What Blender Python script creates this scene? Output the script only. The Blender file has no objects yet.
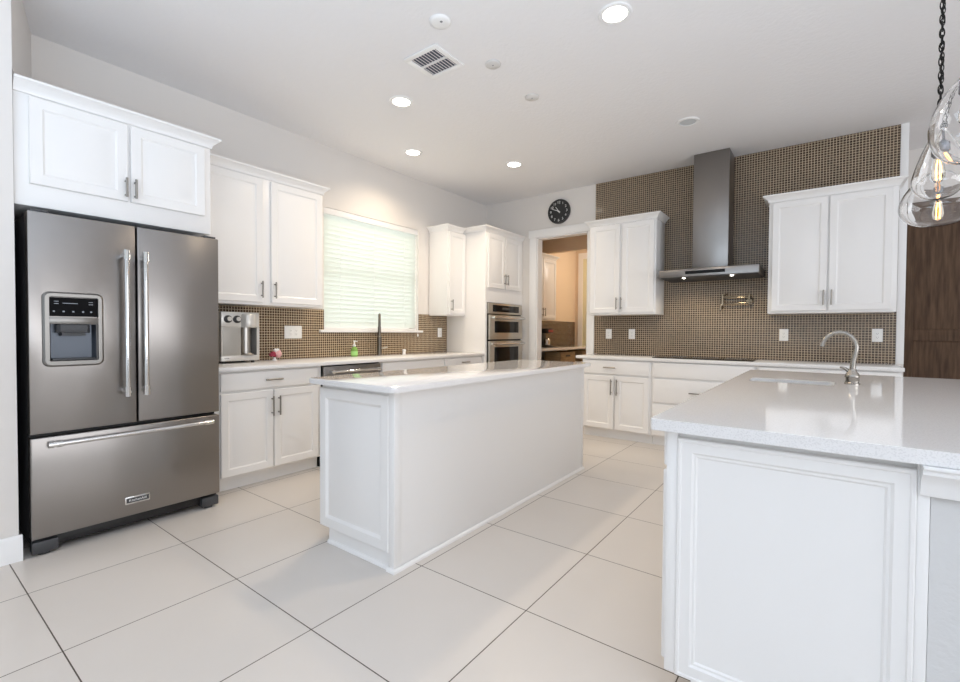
import bpy, bmesh, math, random
from mathutils import Vector, Matrix
random.seed(7)
S = bpy.context.scene
COL = S.collection
PI = math.pi

# ------------------------------------------------------------------ camera
F_PX, YAW, PITCH, ROLL, CAM_H = 460.73, -0.643053, 0.0207772, 0.00595894, 1.17
cy, sy = math.cos(YAW), math.sin(YAW)
fw = Vector((sy*math.cos(PITCH), cy*math.cos(PITCH), -math.sin(PITCH)))
rt = Vector((cy, -sy, 0)); up = rt.cross(fw)
R = rt*math.cos(ROLL) + up*math.sin(ROLL); U = R.cross(fw)
cam = bpy.data.objects.new('camera', bpy.data.cameras.new('camera'))
cam.matrix_world = Matrix(((R.x, U.x, -fw.x, 0), (R.y, U.y, -fw.y, 0), (R.z, U.z, -fw.z, CAM_H), (0, 0, 0, 1)))
cam.data.sensor_width = 36; cam.data.lens = F_PX/960*36; cam.data.clip_start = 0.05
COL.objects.link(cam); S.camera = cam

# ------------------------------------------------------------------ world, daylight, exposure
S.view_settings.view_transform = 'Standard'; S.view_settings.look = 'None'
S.view_settings.gamma = 1; S.view_settings.use_curve_mapping = False
S.view_settings.exposure = 0.08
W = bpy.data.worlds.new('world'); S.world = W; W.use_nodes = True
bg = W.node_tree.nodes['Background']
bg.inputs[0].default_value = (0.86, 0.94, 1.0, 1); bg.inputs[1].default_value = 0.85

def area(name, loc, rot, sx, sz, energy, color):
    l = bpy.data.lights.new(name, 'AREA'); l.shape = 'RECTANGLE'; l.size = sx; l.size_y = sz
    l.energy = energy; l.color = color
    o = bpy.data.objects.new(name, l); o.location = loc; o.rotation_euler = rot; COL.objects.link(o)
    return o
# daylight through the big glazed openings of the living side (rear and right)
area('daylight_rear', (-0.4, -4.1, 1.45), (math.radians(136), 0, 0), 5.6, 2.3, 12, (0.72, 0.85, 1.0))
area('daylight_right', (5.1, 1.0, 1.45), (math.radians(136), 0, PI/2), 5.0, 2.3, 130, (0.97, 0.97, 1.0))
area('added_uplight', (0.4, -1.2, 1.0), (PI, 0, 0), 3.6, 3.0, 140, (0.68, 0.83, 1.0))  # added uplight with no fixture; its ceiling bounce fills the room
area('daylight_kitchen_window', (-4.14, 3.40, 1.80), (PI/2, 0, -PI/2), 1.25, 1.15, 9, (1.0, 1.0, 0.97))
try:
    S.cycles.max_bounces = 14; S.cycles.diffuse_bounces = 6; S.cycles.glossy_bounces = 6
    S.cycles.transmission_bounces = 12; S.cycles.transparent_max_bounces = 16
    S.cycles.sample_clamp_indirect = 6; S.cycles.caustics_refractive = False; S.cycles.caustics_reflective = False
    S.cycles.use_denoising = True
except Exception: pass

# ------------------------------------------------------------------ materials
def lin(c):
    return tuple((v/12.92 if v <= 0.04045 else ((v+0.055)/1.055)**2.4) for v in c)
def rgb(r, g, b): return lin((r/255, g/255, b/255)) + (1,)
MATS = {}
def mat(name, color, rough=0.5, metal=0.0, spec=0.5, **kw):
    m = bpy.data.materials.new(name); m.use_nodes = True
    b = m.node_tree.nodes['Principled BSDF']
    b.inputs['Base Color'].default_value = color; b.inputs['Roughness'].default_value = rough
    b.inputs['Metallic'].default_value = metal; b.inputs['Specular IOR Level'].default_value = spec
    for k, v in kw.items(): b.inputs[k.replace('_', ' ')].default_value = v
    MATS[name] = m
    return m
def nodes(m): return m.node_tree.nodes, m.node_tree.links, m.node_tree.nodes['Principled BSDF']
def coords(m, scale=(1, 1, 1)):
    n, l, b = nodes(m)
    tc = n.new('ShaderNodeTexCoord'); mp = n.new('ShaderNodeMapping'); mp.inputs['Scale'].default_value = scale
    l.new(tc.outputs['Object'], mp.inputs['Vector']); return mp.outputs['Vector']
def add_bump(m, scale, strength, dist=0.002, vscale=(1, 1, 1), detail=4):
    n, l, b = nodes(m)
    t = n.new('ShaderNodeTexNoise'); t.inputs['Scale'].default_value = scale; t.inputs['Detail'].default_value = detail
    l.new(coords(m, vscale), t.inputs['Vector'])
    bp = n.new('ShaderNodeBump'); bp.inputs['Strength'].default_value = strength; bp.inputs['Distance'].default_value = dist
    l.new(t.outputs['Fac'], bp.inputs['Height']); l.new(bp.outputs['Normal'], b.inputs['Normal'])
def add_mottle(m, scale, c1, c2, lo=0.35, hi=0.65, vscale=(1, 1, 1), detail=4):
    n, l, b = nodes(m)
    t = n.new('ShaderNodeTexNoise'); t.inputs['Scale'].default_value = scale; t.inputs['Detail'].default_value = detail
    l.new(coords(m, vscale), t.inputs['Vector'])
    r = n.new('ShaderNodeValToRGB'); r.color_ramp.elements[0].position = lo; r.color_ramp.elements[1].position = hi
    r.color_ramp.elements[0].color = c1; r.color_ramp.elements[1].color = c2
    l.new(t.outputs['Fac'], r.inputs['Fac']); l.new(r.outputs['Color'], b.inputs['Base Color'])
def emis(name, color, strength):
    m = mat(name, color, 0.5); b = m.node_tree.nodes['Principled BSDF']
    b.inputs['Emission Color'].default_value = color; b.inputs['Emission Strength'].default_value = strength
    return m

M_wall = mat('wall_paint', rgb(226, 222, 218), 0.75); add_bump(M_wall, 160, 0.12)
M_ceil = mat('ceiling_paint', rgb(236, 235, 236), 0.85); add_bump(M_ceil, 34, 0.5, 0.005)
M_warmwall = mat('pantry_paint', rgb(224, 206, 184), 0.75)
M_white = mat('cabinet_white', rgb(238, 237, 236), 0.32)
M_trim = mat('trim_white', rgb(240, 240, 240), 0.4)
M_quartz = mat('white_quartz', rgb(232, 231, 230), 0.07)
add_mottle(M_quartz, 230, rgb(224, 223, 223), rgb(235, 234, 234), 0.36, 0.5, detail=2)
M_steel = mat('stainless_steel', rgb(148, 144, 141), 0.28, 1.0); add_bump(M_steel, 5, 0.12, 0.02, (1, 1, 0.4), 2)
M_oven = mat('oven_steel', rgb(214, 208, 198), 0.3, 1.0)
M_frame = mat('dispenser_frame', rgb(132, 130, 127), 0.3, 1.0)
M_brush = mat('brushed_steel', rgb(186, 183, 178), 0.32, 1.0)
M_chrome = mat('chrome', rgb(215, 215, 215), 0.08, 1.0)
M_nickel = mat('brushed_nickel', rgb(150, 146, 140), 0.3, 1.0)
M_dark = mat('dark_plastic', rgb(24, 24, 26), 0.4)
M_char = mat('charcoal_plastic', rgb(62, 63, 66), 0.45)
M_black = mat('black_glass', rgb(8, 8, 10), 0.1, spec=0.3)
M_grey = mat('grey_plastic', rgb(120, 124, 130), 0.35)
M_silver = mat('silver_plastic', rgb(212, 210, 206), 0.25, 0.3)
M_outlet = mat('outlet_white', rgb(242, 242, 240), 0.35)
M_slot = mat('outlet_slot', rgb(90, 90, 90), 0.6)
M_bronze = mat('dark_steel', rgb(112, 106, 98), 0.3, 1.0)
M_iron = mat('black_iron', rgb(22, 21, 20), 0.5, 0.6)
M_paper = mat('white_print', rgb(240, 240, 240), 0.6)
M_lens_off = mat('unlit_lens', rgb(205, 210, 214), 0.4)
M_lens_on = emis('lit_lens', (1.0, 0.93, 0.82, 1), 14)
M_fil = emis('filament', (1.0, 0.48, 0.12, 1), 9)
M_disp = mat('display_marks', rgb(150, 156, 164), 0.5)
M_grass = mat('lawn', rgb(120, 150, 100), 0.9); add_mottle(M_grass, 9, rgb(106, 130, 88), rgb(150, 172, 126))

# floor tile: warm pale porcelain with thin dark joints
M_floor = mat('floor_tile', rgb(200, 192, 184), 0.30, spec=0.35)
n, l, b = nodes(M_floor)
tc = n.new('ShaderNodeTexCoord'); mp = n.new('ShaderNodeMapping')
TX, TY, GX, GY = 0.6045, 0.6165, -0.985, 1.648
mp.inputs['Location'].default_value = (-(GX - 20*TX), -(GY - 20*TY), 0)
l.new(tc.outputs['Object'], mp.inputs['Vector'])
br = n.new('ShaderNodeTexBrick'); br.offset = 0.0; br.squash = 1.0
br.inputs['Scale'].default_value = 1.0; br.inputs['Brick Width'].default_value = TX; br.inputs['Row Height'].default_value = TY
br.inputs['Mortar Size'].default_value = 0.0022; br.inputs['Mortar Smooth'].default_value = 0.0; br.inputs['Bias'].default_value = 0
br.inputs['Color1'].default_value = rgb(216, 210, 204); br.inputs['Color2'].default_value = rgb(211, 205, 199)
br.inputs['Mortar'].default_value = rgb(84, 74, 66)
l.new(mp.outputs['Vector'], br.inputs['Vector'])
nz = n.new('ShaderNodeTexNoise'); nz.inputs['Scale'].default_value = 2.2; nz.inputs['Detail'].default_value = 5
l.new(tc.outputs['Object'], nz.inputs['Vector'])
mx = n.new('ShaderNodeMix'); mx.data_type = 'RGBA'; mx.blend_type = 'MULTIPLY'; mx.inputs['Factor'].default_value = 1
rp = n.new('ShaderNodeValToRGB'); rp.color_ramp.elements[0].color = (0.94, 0.94, 0.94, 1); rp.color_ramp.elements[1].color = (1.0, 1.0, 1.0, 1)
l.new(nz.outputs['Fac'], rp.inputs['Fac']); l.new(br.outputs['Color'], mx.inputs['A']); l.new(rp.outputs['Color'], mx.inputs['B'])
l.new(mx.outputs['Result'], b.inputs['Base Color'])
bp = n.new('ShaderNodeBump'); bp.inputs['Strength'].default_value = 0.4; bp.inputs['Distance'].default_value = 0.002; bp.invert = True
l.new(br.outputs['Fac'], bp.inputs['Height']); l.new(bp.outputs['Normal'], b.inputs['Normal'])

def mosaic(name, axis, c1, c2, mortar):
    m = mat(name, c1, 0.2); n, l, b = nodes(m)
    tc = n.new('ShaderNodeTexCoord'); sp = n.new('ShaderNodeSeparateXYZ'); cb = n.new('ShaderNodeCombineXYZ')
    ad = n.new('ShaderNodeMath'); ad.operation = 'ADD'; ad.inputs[1].default_value = 10.0
    l.new(tc.outputs['Object'], sp.inputs[0]); l.new(sp.outputs[axis], ad.inputs[0])
    l.new(ad.outputs[0], cb.inputs[0]); l.new(sp.outputs['Z'], cb.inputs[1])
    br = n.new('ShaderNodeTexBrick'); br.offset = 0.0; br.squash = 1.0
    br.inputs['Scale'].default_value = 1.0; br.inputs['Brick Width'].default_value = 0.0236; br.inputs['Row Height'].default_value = 0.0236
    br.inputs['Mortar Size'].default_value = 0.0021; br.inputs['Mortar Smooth'].default_value = 0.1; br.inputs['Bias'].default_value = 0
    br.inputs['Color1'].default_value = c1; br.inputs['Color2'].default_value = c2; br.inputs['Mortar'].default_value = mortar
    l.new(cb.outputs[0], br.inputs['Vector']); l.new(br.outputs['Color'], b.inputs['Base Color'])
    rr = n.new('ShaderNodeMapRange'); rr.inputs['To Min'].default_value = 0.14; rr.inputs['To Max'].default_value = 0.8
    l.new(br.outputs['Fac'], rr.inputs['Value']); l.new(rr.outputs['Result'], b.inputs['Roughness'])
    bp = n.new('ShaderNodeBump'); bp.inputs['Strength'].default_value = 0.5; bp.inputs['Distance'].default_value = 0.002; bp.invert = True
    l.new(br.outputs['Fac'], bp.inputs['Height']); l.new(bp.outputs['Normal'], b.inputs['Normal'])
    return m
M_mosx = mosaic('mosaic_back', 'X', rgb(92, 74, 60), rgb(62, 50, 41), rgb(202, 184, 158))
M_mosy = mosaic('mosaic_left', 'Y', rgb(100, 76, 55), rgb(70, 52, 38), rgb(218, 200, 170))

M_wood = mat('dark_wood', rgb(86, 68, 56), 0.6, spec=0.2)
add_mottle(M_wood, 3.0, rgb(72, 54, 42), rgb(106, 84, 66), 0.3, 0.7, (14, 14, 1.2), 6)
M_crate = mat('pale_wood', rgb(186, 150, 104), 0.6); add_mottle(M_crate, 6, rgb(128, 106, 78), rgb(172, 150, 118), 0.3, 0.7, (1, 1, 12))

M_glass = mat('clear_glass', (1, 1, 1, 1), 0.0, Transmission_Weight=1.0, IOR=1.45)
add_bump(M_glass, 7, 0.25, 0.01, (1, 1, 1), 2)
M_bulb = mat('bulb_glass', (1.0, 0.93, 0.82, 1), 0.0, Transmission_Weight=1.0, IOR=1.2)
M_soap = mat('green_soap', rgb(160, 210, 110), 0.15, Transmission_Weight=0.35, IOR=1.33)
M_pane = bpy.data.materials.new('window_pane'); M_pane.use_nodes = True
n = M_pane.node_tree.nodes; l = M_pane.node_tree.links; n.clear()
o_ = n.new('ShaderNodeOutputMaterial'); mixs = n.new('ShaderNodeMixShader'); tr = n.new('ShaderNodeBsdfTransparent'); gl = n.new('ShaderNodeBsdfGlossy')
gl.inputs['Roughness'].default_value = 0.02; mixs.inputs[0].default_value = 0.06
l.new(tr.outputs[0], mixs.inputs[1]); l.new(gl.outputs[0], mixs.inputs[2]); l.new(mixs.outputs[0], o_.inputs[0])
M_slat = bpy.data.materials.new('blind_slat'); M_slat.use_nodes = True
n = M_slat.node_tree.nodes; l = M_slat.node_tree.links; n.clear()
o_ = n.new('ShaderNodeOutputMaterial'); mixs = n.new('ShaderNodeMixShader'); df = n.new('ShaderNodeBsdfDiffuse'); tl = n.new('ShaderNodeBsdfTranslucent')
df.inputs[0].default_value = rgb(240, 243, 240); tl.inputs[0].default_value = rgb(240, 244, 240); mixs.inputs[0].default_value = 0.45
l.new(df.outputs[0], mixs.inputs[1]); l.new(tl.outputs[0], mixs.inputs[2]); l.new(mixs.outputs[0], o_.inputs[0])

# ------------------------------------------------------------------ mesh helpers
class MB:
    def __init__(self): self.bm = bmesh.new()
    def box(self, x0, x1, y0, y1, z0, z1, bevel=0.0, seg=2):
        bm = self.bm
        v = [bm.verts.new((x, y, z)) for x in (x0, x1) for y in (y0, y1) for z in (z0, z1)]
        q = [(0, 1, 3, 2), (4, 6, 7, 5), (0, 4, 5, 1), (2, 3, 7, 6), (0, 2, 6, 4), (1, 5, 7, 3)]
        fs = [bm.faces.new([v[i] for i in f]) for f in q]
        if bevel > 0:
            es = list({e for f in fs for e in f.edges})
            bmesh.ops.bevel(bm, geom=es, offset=bevel, segments=seg, affect='EDGES', profile=0.5)
        return self
    def hexa(self, pts):
        v = [self.bm.verts.new(p) for p in pts]      # bottom 4 ccw, top 4 ccw
        for f in [(3, 2, 1, 0), (4, 5, 6, 7), (0, 1, 5, 4), (1, 2, 6, 5), (2, 3, 7, 6), (3, 0, 4, 7)]:
            self.bm.faces.new([v[i] for i in f])
        return self
    def cyl(self, p0, p1, r, seg=16, r2=None):
        return self.tube([p0, p1], [r, r if r2 is None else r2], seg)
    def tube(self, pts, r, seg=12, closed=False):
        pts = [Vector(p) for p in pts]; n = len(pts)
        rs = r if isinstance(r, (list, tuple)) else [r]*n
        rings = []; prev = None
        for i, p in enumerate(pts):
            if closed: t = pts[(i+1) % n] - pts[i-1]
            elif i == 0: t = pts[1]-pts[0]
            elif i == n-1: t = pts[-1]-pts[-2]
            else: t = (pts[i+1]-p).normalized() + (p-pts[i-1]).normalized()
            t.normalize()
            if prev is None:
                a = Vector((0, 0, 1)) if abs(t.z) < 0.9 else Vector((1, 0, 0))
                u = t.cross(a).normalized()
            else:
                u = (prev - t*prev.dot(t)).normalized()
            prev = u; w = t.cross(u)
            rings.append([self.bm.verts.new(p + (u*math.cos(2*PI*k/seg) + w*math.sin(2*PI*k/seg))*rs[i]) for k in range(seg)])
        m = n if closed else n-1
        for i in range(m):
            a, b = rings[i], rings[(i+1) % n]
            for k in range(seg):
                self.bm.faces.new((a[k], b[k], b[(k+1) % seg], a[(k+1) % seg]))
        if not closed:
            self.bm.faces.new(rings[0]); self.bm.faces.new(list(reversed(rings[-1])))
        return self
    def lathe(self, prof, c=(0, 0, 0), axis='z', seg=32, closed=False):
        # prof: list of (radius, height) from bottom to top
        def P(r, h, k):
            a = 2*PI*k/seg; x, y = r*math.cos(a), r*math.sin(a)
            if axis == 'z': q = (x, y, h)
            elif axis == 'y': q = (x, -h, y)          # height goes towards -y
            else: q = (h, x, y)
            return (c[0]+q[0], c[1]+q[1], c[2]+q[2])
        rings = []
        for r, h in prof:
            if r < 1e-6: rings.append([self.bm.verts.new(P(0, h, 0))])
            else: rings.append([self.bm.verts.new(P(r, h, k)) for k in range(seg)])
        for a, b in zip(rings, rings[1:]):
            for k in range(seg):
                k2 = (k+1) % seg
                if len(a) == 1 and len(b) == 1: continue
                if len(a) == 1: self.bm.faces.new((a[0], b[k2], b[k]))
                elif len(b) == 1: self.bm.faces.new((a[k], a[k2], b[0]))
                else: self.bm.faces.new((a[k], a[k2], b[k2], b[k]))
        return self
    def rings(self, x0, x1, z0, z1, y, prof, back=None):
        """nested rectangle rings facing -y. prof: (inset, depth behind y)"""
        loops = []
        for i, d in prof:
            loops.append([self.bm.verts.new(p) for p in ((x0+i, y+d, z0+i), (x1-i, y+d, z0+i), (x1-i, y+d, z1-i), (x0+i, y+d, z1-i))])
        for a, b in zip(loops, loops[1:]):
            for k in range(4):
                self.bm.faces.new((a[k], a[(k+1) % 4], b[(k+1) % 4], b[k]))
        self.bm.faces.new(loops[-1])
        self.bm.faces.new(list(reversed(loops[0])))
        return self
    def prism(self, outline, z0, z1, bevel=0.0, holes=(), seg=2):
        bm = self.bm
        def loop(pts, z): return [bm.verts.new((p[0], p[1], z)) for p in pts]
        if not holes:
            a, b = loop(outline, z0), loop(outline, z1); n = len(a)
            f1 = bm.faces.new(list(reversed(a))); f2 = bm.faces.new(b)
            for k in range(n): bm.faces.new((a[k], a[(k+1) % n], b[(k+1) % n], b[k]))
            if bevel: bmesh.ops.bevel(bm, geom=list(f1.edges)+list(f2.edges), offset=bevel, segments=seg, affect='EDGES', profile=0.5)
        else:
            for z, flip in ((z0, True), (z1, False)):
                es = []
                for pts in [outline]+list(holes):
                    v = loop(pts, z)
                    es += [bm.edges.new((v[k], v[(k+1) % len(v)])) for k in range(len(v))]
                bmesh.ops.triangle_fill(bm, edges=es, use_beauty=True, use_dissolve=False)
            for pts in [outline]+list(holes):
                a, b = loop(pts, z0), loop(pts, z1); n = len(a)
                for k in range(n): bm.faces.new((a[k], a[(k+1) % n], b[(k+1) % n], b[k]))
            bmesh.ops.remove_doubles(bm, verts=bm.verts, dist=1e-5)
        return self
    def sweep(self, path, prof, z=0.0):
        """mitred sweep of prof (out, up) along an open xy path; outward is to the right of travel"""
        P = [Vector((p[0], p[1])) for p in path]; ns = []
        for a, b in zip(P, P[1:]):
            d = (b-a).normalized(); ns.append(Vector((d.y, -d.x)))
        loops = []
        for i, p in enumerate(P):
            if i == 0: o = ns[0]
            elif i == len(P)-1: o = ns[-1]
            else: o = (ns[i-1]+ns[i])/(1+ns[i-1].dot(ns[i]))
            loops.append([self.bm.verts.new((p.x+o.x*q, p.y+o.y*q, z+h)) for q, h in prof])
        m = len(prof)
        for a, b in zip(loops, loops[1:]):
            for k in range(m): self.bm.faces.new((a[k], a[(k+1) % m], b[(k+1) % m], b[k]))
        self.bm.faces.new(loops[0]); self.bm.faces.new(list(reversed(loops[-1])))
        return self
    def build(self, name, m, parent=None, smooth=True, angle=35):
        bmesh.ops.recalc_face_normals(self.bm, faces=self.bm.faces)
        me = bpy.data.meshes.new(name); self.bm.to_mesh(me); self.bm.free()
        if smooth:
            for p in me.polygons: p.use_smooth = True
            me.set_sharp_from_angle(angle=math.radians(angle))
        me.materials.append(m)
        o = bpy.data.objects.new(name, me); COL.objects.link(o)
        if parent: o.parent = parent
        return o

def rrect(x0, x1, y0, y1, r, seg=5):
    pts = []
    for cx, cyy, a0 in ((x1-r, y0+r, -PI/2), (x1-r, y1-r, 0), (x0+r, y1-r, PI/2), (x0+r, y0+r, PI)):
        for k in range(seg+1):
            a = a0 + PI/2*k/seg; pts.append((cx+r*math.cos(a), cyy+r*math.sin(a)))
    return pts
def thing(name, label, cat, loc=(0, 0, 0), rotz=0.0, group=None):
    o = bpy.data.objects.new(name, None); COL.objects.link(o); o.empty_display_size = 0.1
    o.location = loc; o.rotation_euler = (0, 0, rotz); tag(o, label, cat, group); return o
def tag(o, label, cat, group=None):
    o['label'] = label; o['category'] = cat
    if group: o['group'] = group
    return o
def struct(o, label=None):
    o['kind'] = 'structure'
    if label: o['label'] = label
    return o
def text(body, size, loc, rot, m, parent, name, extrude=0.0005):
    c = bpy.data.curves.new(name, 'FONT'); c.body = body; c.size = size; c.extrude = extrude
    c.align_x = 'CENTER'; c.align_y = 'CENTER'; c.materials.append(m)
    tmp = bpy.data.objects.new(name, c); COL.objects.link(tmp)
    me = bpy.data.meshes.new_from_object(tmp.evaluated_get(bpy.context.evaluated_depsgraph_get()))
    bpy.data.objects.remove(tmp); me.name = name
    if not me.materials: me.materials.append(m)
    o = bpy.data.objects.new(name, me); o.location = loc; o.rotation_euler = rot; COL.objects.link(o)
    if parent: o.parent = parent
    return o

# ================================================================== SETTING
CZ = 3.01
struct(MB().box(-5.0, 5.4, -4.4, 9.0, -0.1, 0.0).build('floor', M_floor, smooth=False), 'pale square floor tiles with thin dark joints')
struct(MB().box(-5.0, 5.4, -4.4, 9.0, CZ, CZ+0.1).build('ceiling', M_ceil, smooth=False), 'white textured ceiling')
WY0, WY1, WZ0, WZ1 = 2.74, 4.07, 1.178, 2.40
w = MB()
w.box(-4.15, -4.0, 0.453, WY0, 0, CZ).box(-4.15, -4.0, WY1, 5.60, 0, CZ)
w.box(-4.15, -4.0, WY0, WY1, 0, WZ0).box(-4.15, -4.0, WY0, WY1, WZ1, CZ)
struct(w.build('wall_left', M_wall, smooth=False), 'off-white wall with the window')
w = MB()
DX0, DX1, DZ = -3.15, -2.41, 2.44
w.box(-4.0, DX0, 5.48, 5.60, 0, CZ).box(DX0, DX1, 5.48, 5.60, DZ, CZ).box(DX1, 0.555, 5.48, 5.60, 0, CZ).box(0.435, 0.555, 5.60, 6.3, 0, CZ)
struct(w.build('wall_back', M_wall, smooth=False), 'off-white back wall with the doorway')
w = MB()
w.box(-5.0, -3.24, -4.4, 0.452, 0, CZ)
w.hexa([(-4.0, 0.4525, 2.46), (-3.24, 0.4525, 2.46), (-3.24, 0.453, 2.46), (-4.0, 0.645, 2.46), (-4.0, 0.4525, CZ), (-3.24, 0.4525, CZ), (-3.24, 0.453, CZ), (-4.0, 0.645, CZ)])
struct(w.build('wall_near', M_wall, smooth=False), 'wall end beside the refrigerator')
# living side: wide glazed openings behind and right of the camera
w = MB()
w.box(-3.24, 5.4, -4.4, -4.2, 0, 0.25).box(-3.24, 5.4, -4.4, -4.2, 2.75, CZ).box(2.6, 5.4, -4.4, -4.2, 0.25, 2.75)
for x in (-1.6, 0.6): w.box(x-0.06, x+0.06, -4.4, -4.2, 0.25, 2.75)
struct(w.build('wall_rear', M_wall, smooth=False))
w = MB()
w.box(5.2, 5.4, -4.2, 9.0, 0, 0.25).box(5.2, 5.4, -4.2, 9.0, 2.75, CZ).box(5.2, 5.4, -4.2, -1.6, 0.25, 2.75).box(5.2, 5.4, 3.6, 9.0, 0.25, 2.75).box(5.2, 5.4, 0.9, 1.1, 0.25, 2.75)
struct(w.build('wall_right', M_wall, smooth=False))
struct(MB().box(0.435, 5.2, 6.3, 6.4, 0, CZ).build('wall_far', M_wall, smooth=False), 'far wall behind the wood door')
w = MB()
w.box(-4.05, -2.2, 5.605, 8.6, 2.80, CZ-0.001).box(-4.05, -2.2, 7.20, 7.30, 2.55, 2.80).box(-4.2, -4.05, 5.60, 8.6, 0, CZ).box(-4.2, -2.1, 8.6, 8.7, 0, CZ).box(-2.2, -2.1, 5.60, 8.6, 0, CZ)
struct(w.build('wall_pantry', M_warmwall, smooth=False), 'beige pantry walls seen through the doorway')
# lawn outside the kitchen window
g = MB().box(-14, -4.4, -4, 14, -0.35, -0.3).build('ground_outside', M_grass, smooth=False); struct(g)

# baseboard
bprof = [(0, 0), (0.016, 0), (0.016, 0.095), (0.012, 0.108), (0.012, 0.118), (0.006, 0.128), (0, 0.13)]
struct(MB().sweep([(-3.239, -3.0), (-3.239, 0.464)], bprof).build('baseboard_near', M_trim), 'white baseboard at the wall end')
# mosaic wall tile
t_ = MB().box(-2.314, 0.50, 5.472, 5.479, 0.905, CZ-0.001)
struct(t_.build('wall_tile_back', M_mosx, smooth=False), 'small brown mosaic tile from counter to ceiling')
t_ = MB().box(-3.999, -3.992, 1.43, 4.598, 0.905, 1.151).box(-3.999, -3.992, 1.43, 2.684, 1.151, 1.378).box(-3.999, -3.992, 4.127, 4.598, 1.151, 1.378).box(-3.999, -3.992, 2.684, 2.738, 1.178, 1.378).box(-3.999, -3.992, 4.073, 4.127, 1.178, 1.378)
struct(t_.build('wall_tile_left', M_mosy, smooth=False), 'small brown mosaic tile under the window and cabinets')
struct(MB().box(0.501, 0.555, 5.468, 5.479, 0.905, CZ-0.001, 0.002).build('trim_1', M_trim), 'white strip ending the mosaic')
# doorway casing
cprof = [(0, 0), (0.0, 0.018), (0.02, 0.022), (0.07, 0.022), (0.085, 0.016), (0.095, 0.012), (0.095, 0)]
w = MB()
w.box(-3.255, DX0, 5.458, 5.479, 0, DZ+0.0, 0.003).box(DX1, -2.316, 5.458, 5.479, 0, DZ, 0.003).box(-3.27, -2.316, 5.456, 5.479, DZ, 2.545, 0.004)
w.box(DX0-0.001, DX0+0.014, 5.479, 5.602, 0, DZ).box(DX1-0.014, DX1+0.001, 5.479, 5.602, 0, DZ).box(DX0, DX1, 5.479, 5.602, DZ-0.014, DZ+0.001)
struct(w.build('trim_2', M_trim), 'white casing round the pantry doorway')

# window
win = bpy.data.objects.new('window_1', None); win.location = (-4.0, (WY0+WY1)/2, WZ0); COL.objects.link(win); struct(win, 'kitchen window behind white blinds')
hw = (WY1-WY0)/2; hh = WZ1-WZ0
w = MB()
w.box(-0.148, -0.10, -hw, -hw+0.045, 0, hh).box(-0.148, -0.10, hw-0.045, hw, 0, hh).box(-0.148, -0.10, -hw, hw, 0, 0.045).box(-0.148, -0.10, -hw, hw, hh-0.045, hh).box(-0.14, -0.105, -hw, hw, hh/2-0.02, hh/2+0.02)
w.build('frame', M_trim, win, smooth=False)
MB().box(-0.128, -0.122, -hw+0.03, hw-0.03, 0.03, hh-0.03).build('glass', M_pane, win, smooth=False)
MB().box(-0.10, 0.035, -hw-0.055, hw+0.055, -0.026, -0.001, 0.004).build('window_sill', M_trim, win)

# wood door beyond the back wall
dr = bpy.data.objects.new('door_1', None); dr.location = (0.64, 6.299, 0.0); COL.objects.link(dr); struct(dr, 'dark brown wood door at the right edge')
w = MB()
w.rings(0, 0.92, 0.01, 1.16, -0.045, [(0, 0.045), (0, 0.002), (0.002, 0), (0.055, 0), (0.06, 0.012)])
w.rings(0, 0.92, 1.16, 2.46, -0.045, [(0, 0.045), (0, 0.002), (0.002, 0), (0.055, 0), (0.06, 0.012)])
w.build('door_panel', M_wood, dr)
w = MB(); w.box(-0.012, 0.0, -0.05, 0, 0, 2.475).box(-0.012, 0.932, -0.05, 0, 2.462, 2.475); w.build('door_frame', M_wood, dr, smooth=False)
MB().cyl((0.86, -0.045, 0.98), (0.86, -0.09, 0.98), 0.012).cyl((0.87, -0.09, 0.98), (0.75, -0.09, 0.98), 0.009).build('door_handle', M_nickel, dr)
# pantry inner door
dr = bpy.data.objects.new('door_2', None); dr.location = (-3.98, 8.599, 0.0); COL.objects.link(dr); struct(dr, 'far doorway inside the pantry')
w = MB(); w.box(0, 0.10, -0.02, 0, 0, 2.74).box(0.10, 0.95, -0.02, 0, 2.62, 2.74).box(0.85, 0.95, -0.02, 0, 0, 2.62); w.build('door_frame', M_trim, dr, smooth=False)
M_pdoor = mat('pantry_door_glass', rgb(222, 220, 188), 0.3)
MB().box(0.10, 0.85, -0.012, -0.001, 0, 2.62).build('door_panel', M_pdoor, dr, smooth=False)

# ================================================================== CABINET PARTS (local: width +x, front faces -y, z up)
DOORP = [(0, 0.02), (0, 0.003), (0.003, 0), (0.050, 0), (0.054, 0.003), (0.060, 0.007), (0.068, 0.007), (0.088, 0.0015)]
FLATP = [(0, 0.02), (0, 0.004), (0.004, 0.001), (0.008, 0)]
CROWN = [(0, 0), (0.008, 0), (0.010, 0.014), (0.018, 0.026), (0.034, 0.042), (0.042, 0.048), (0.050, 0.052), (0.050, 0.064), (0, 0.064)]
def handle(parent, x, z, y, length=0.135, vert=True, m=None):
    h = MB(); yb = y-0.030; L = length/2; d = L*0.72
    if vert:
        h.cyl((x, yb, z-L), (x, yb, z+L), 0.0062, 12)
        for s in (-1, 1): h.cyl((x, y, z+s*d), (x, yb, z+s*d), 0.0048, 10)
    else:
        h.cyl((x-L, yb, z), (x+L, yb, z), 0.0062, 12)
        for s in (-1, 1): h.cyl((x+s*d, y, z), (x+s*d, yb, z), 0.0048, 10)
    return h.build('handle', m or M_nickel, parent)
def door(parent, x0, x1, z0, z1, hx=None, hz=None, hl=0.135, y=-0.021):
    d = MB().rings(x0, x1, z0, z1, y, DOORP).build('door', M_white, parent, angle=20)
    if hx is not None: handle(d, hx, hz, y, hl)
    return d
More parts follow.
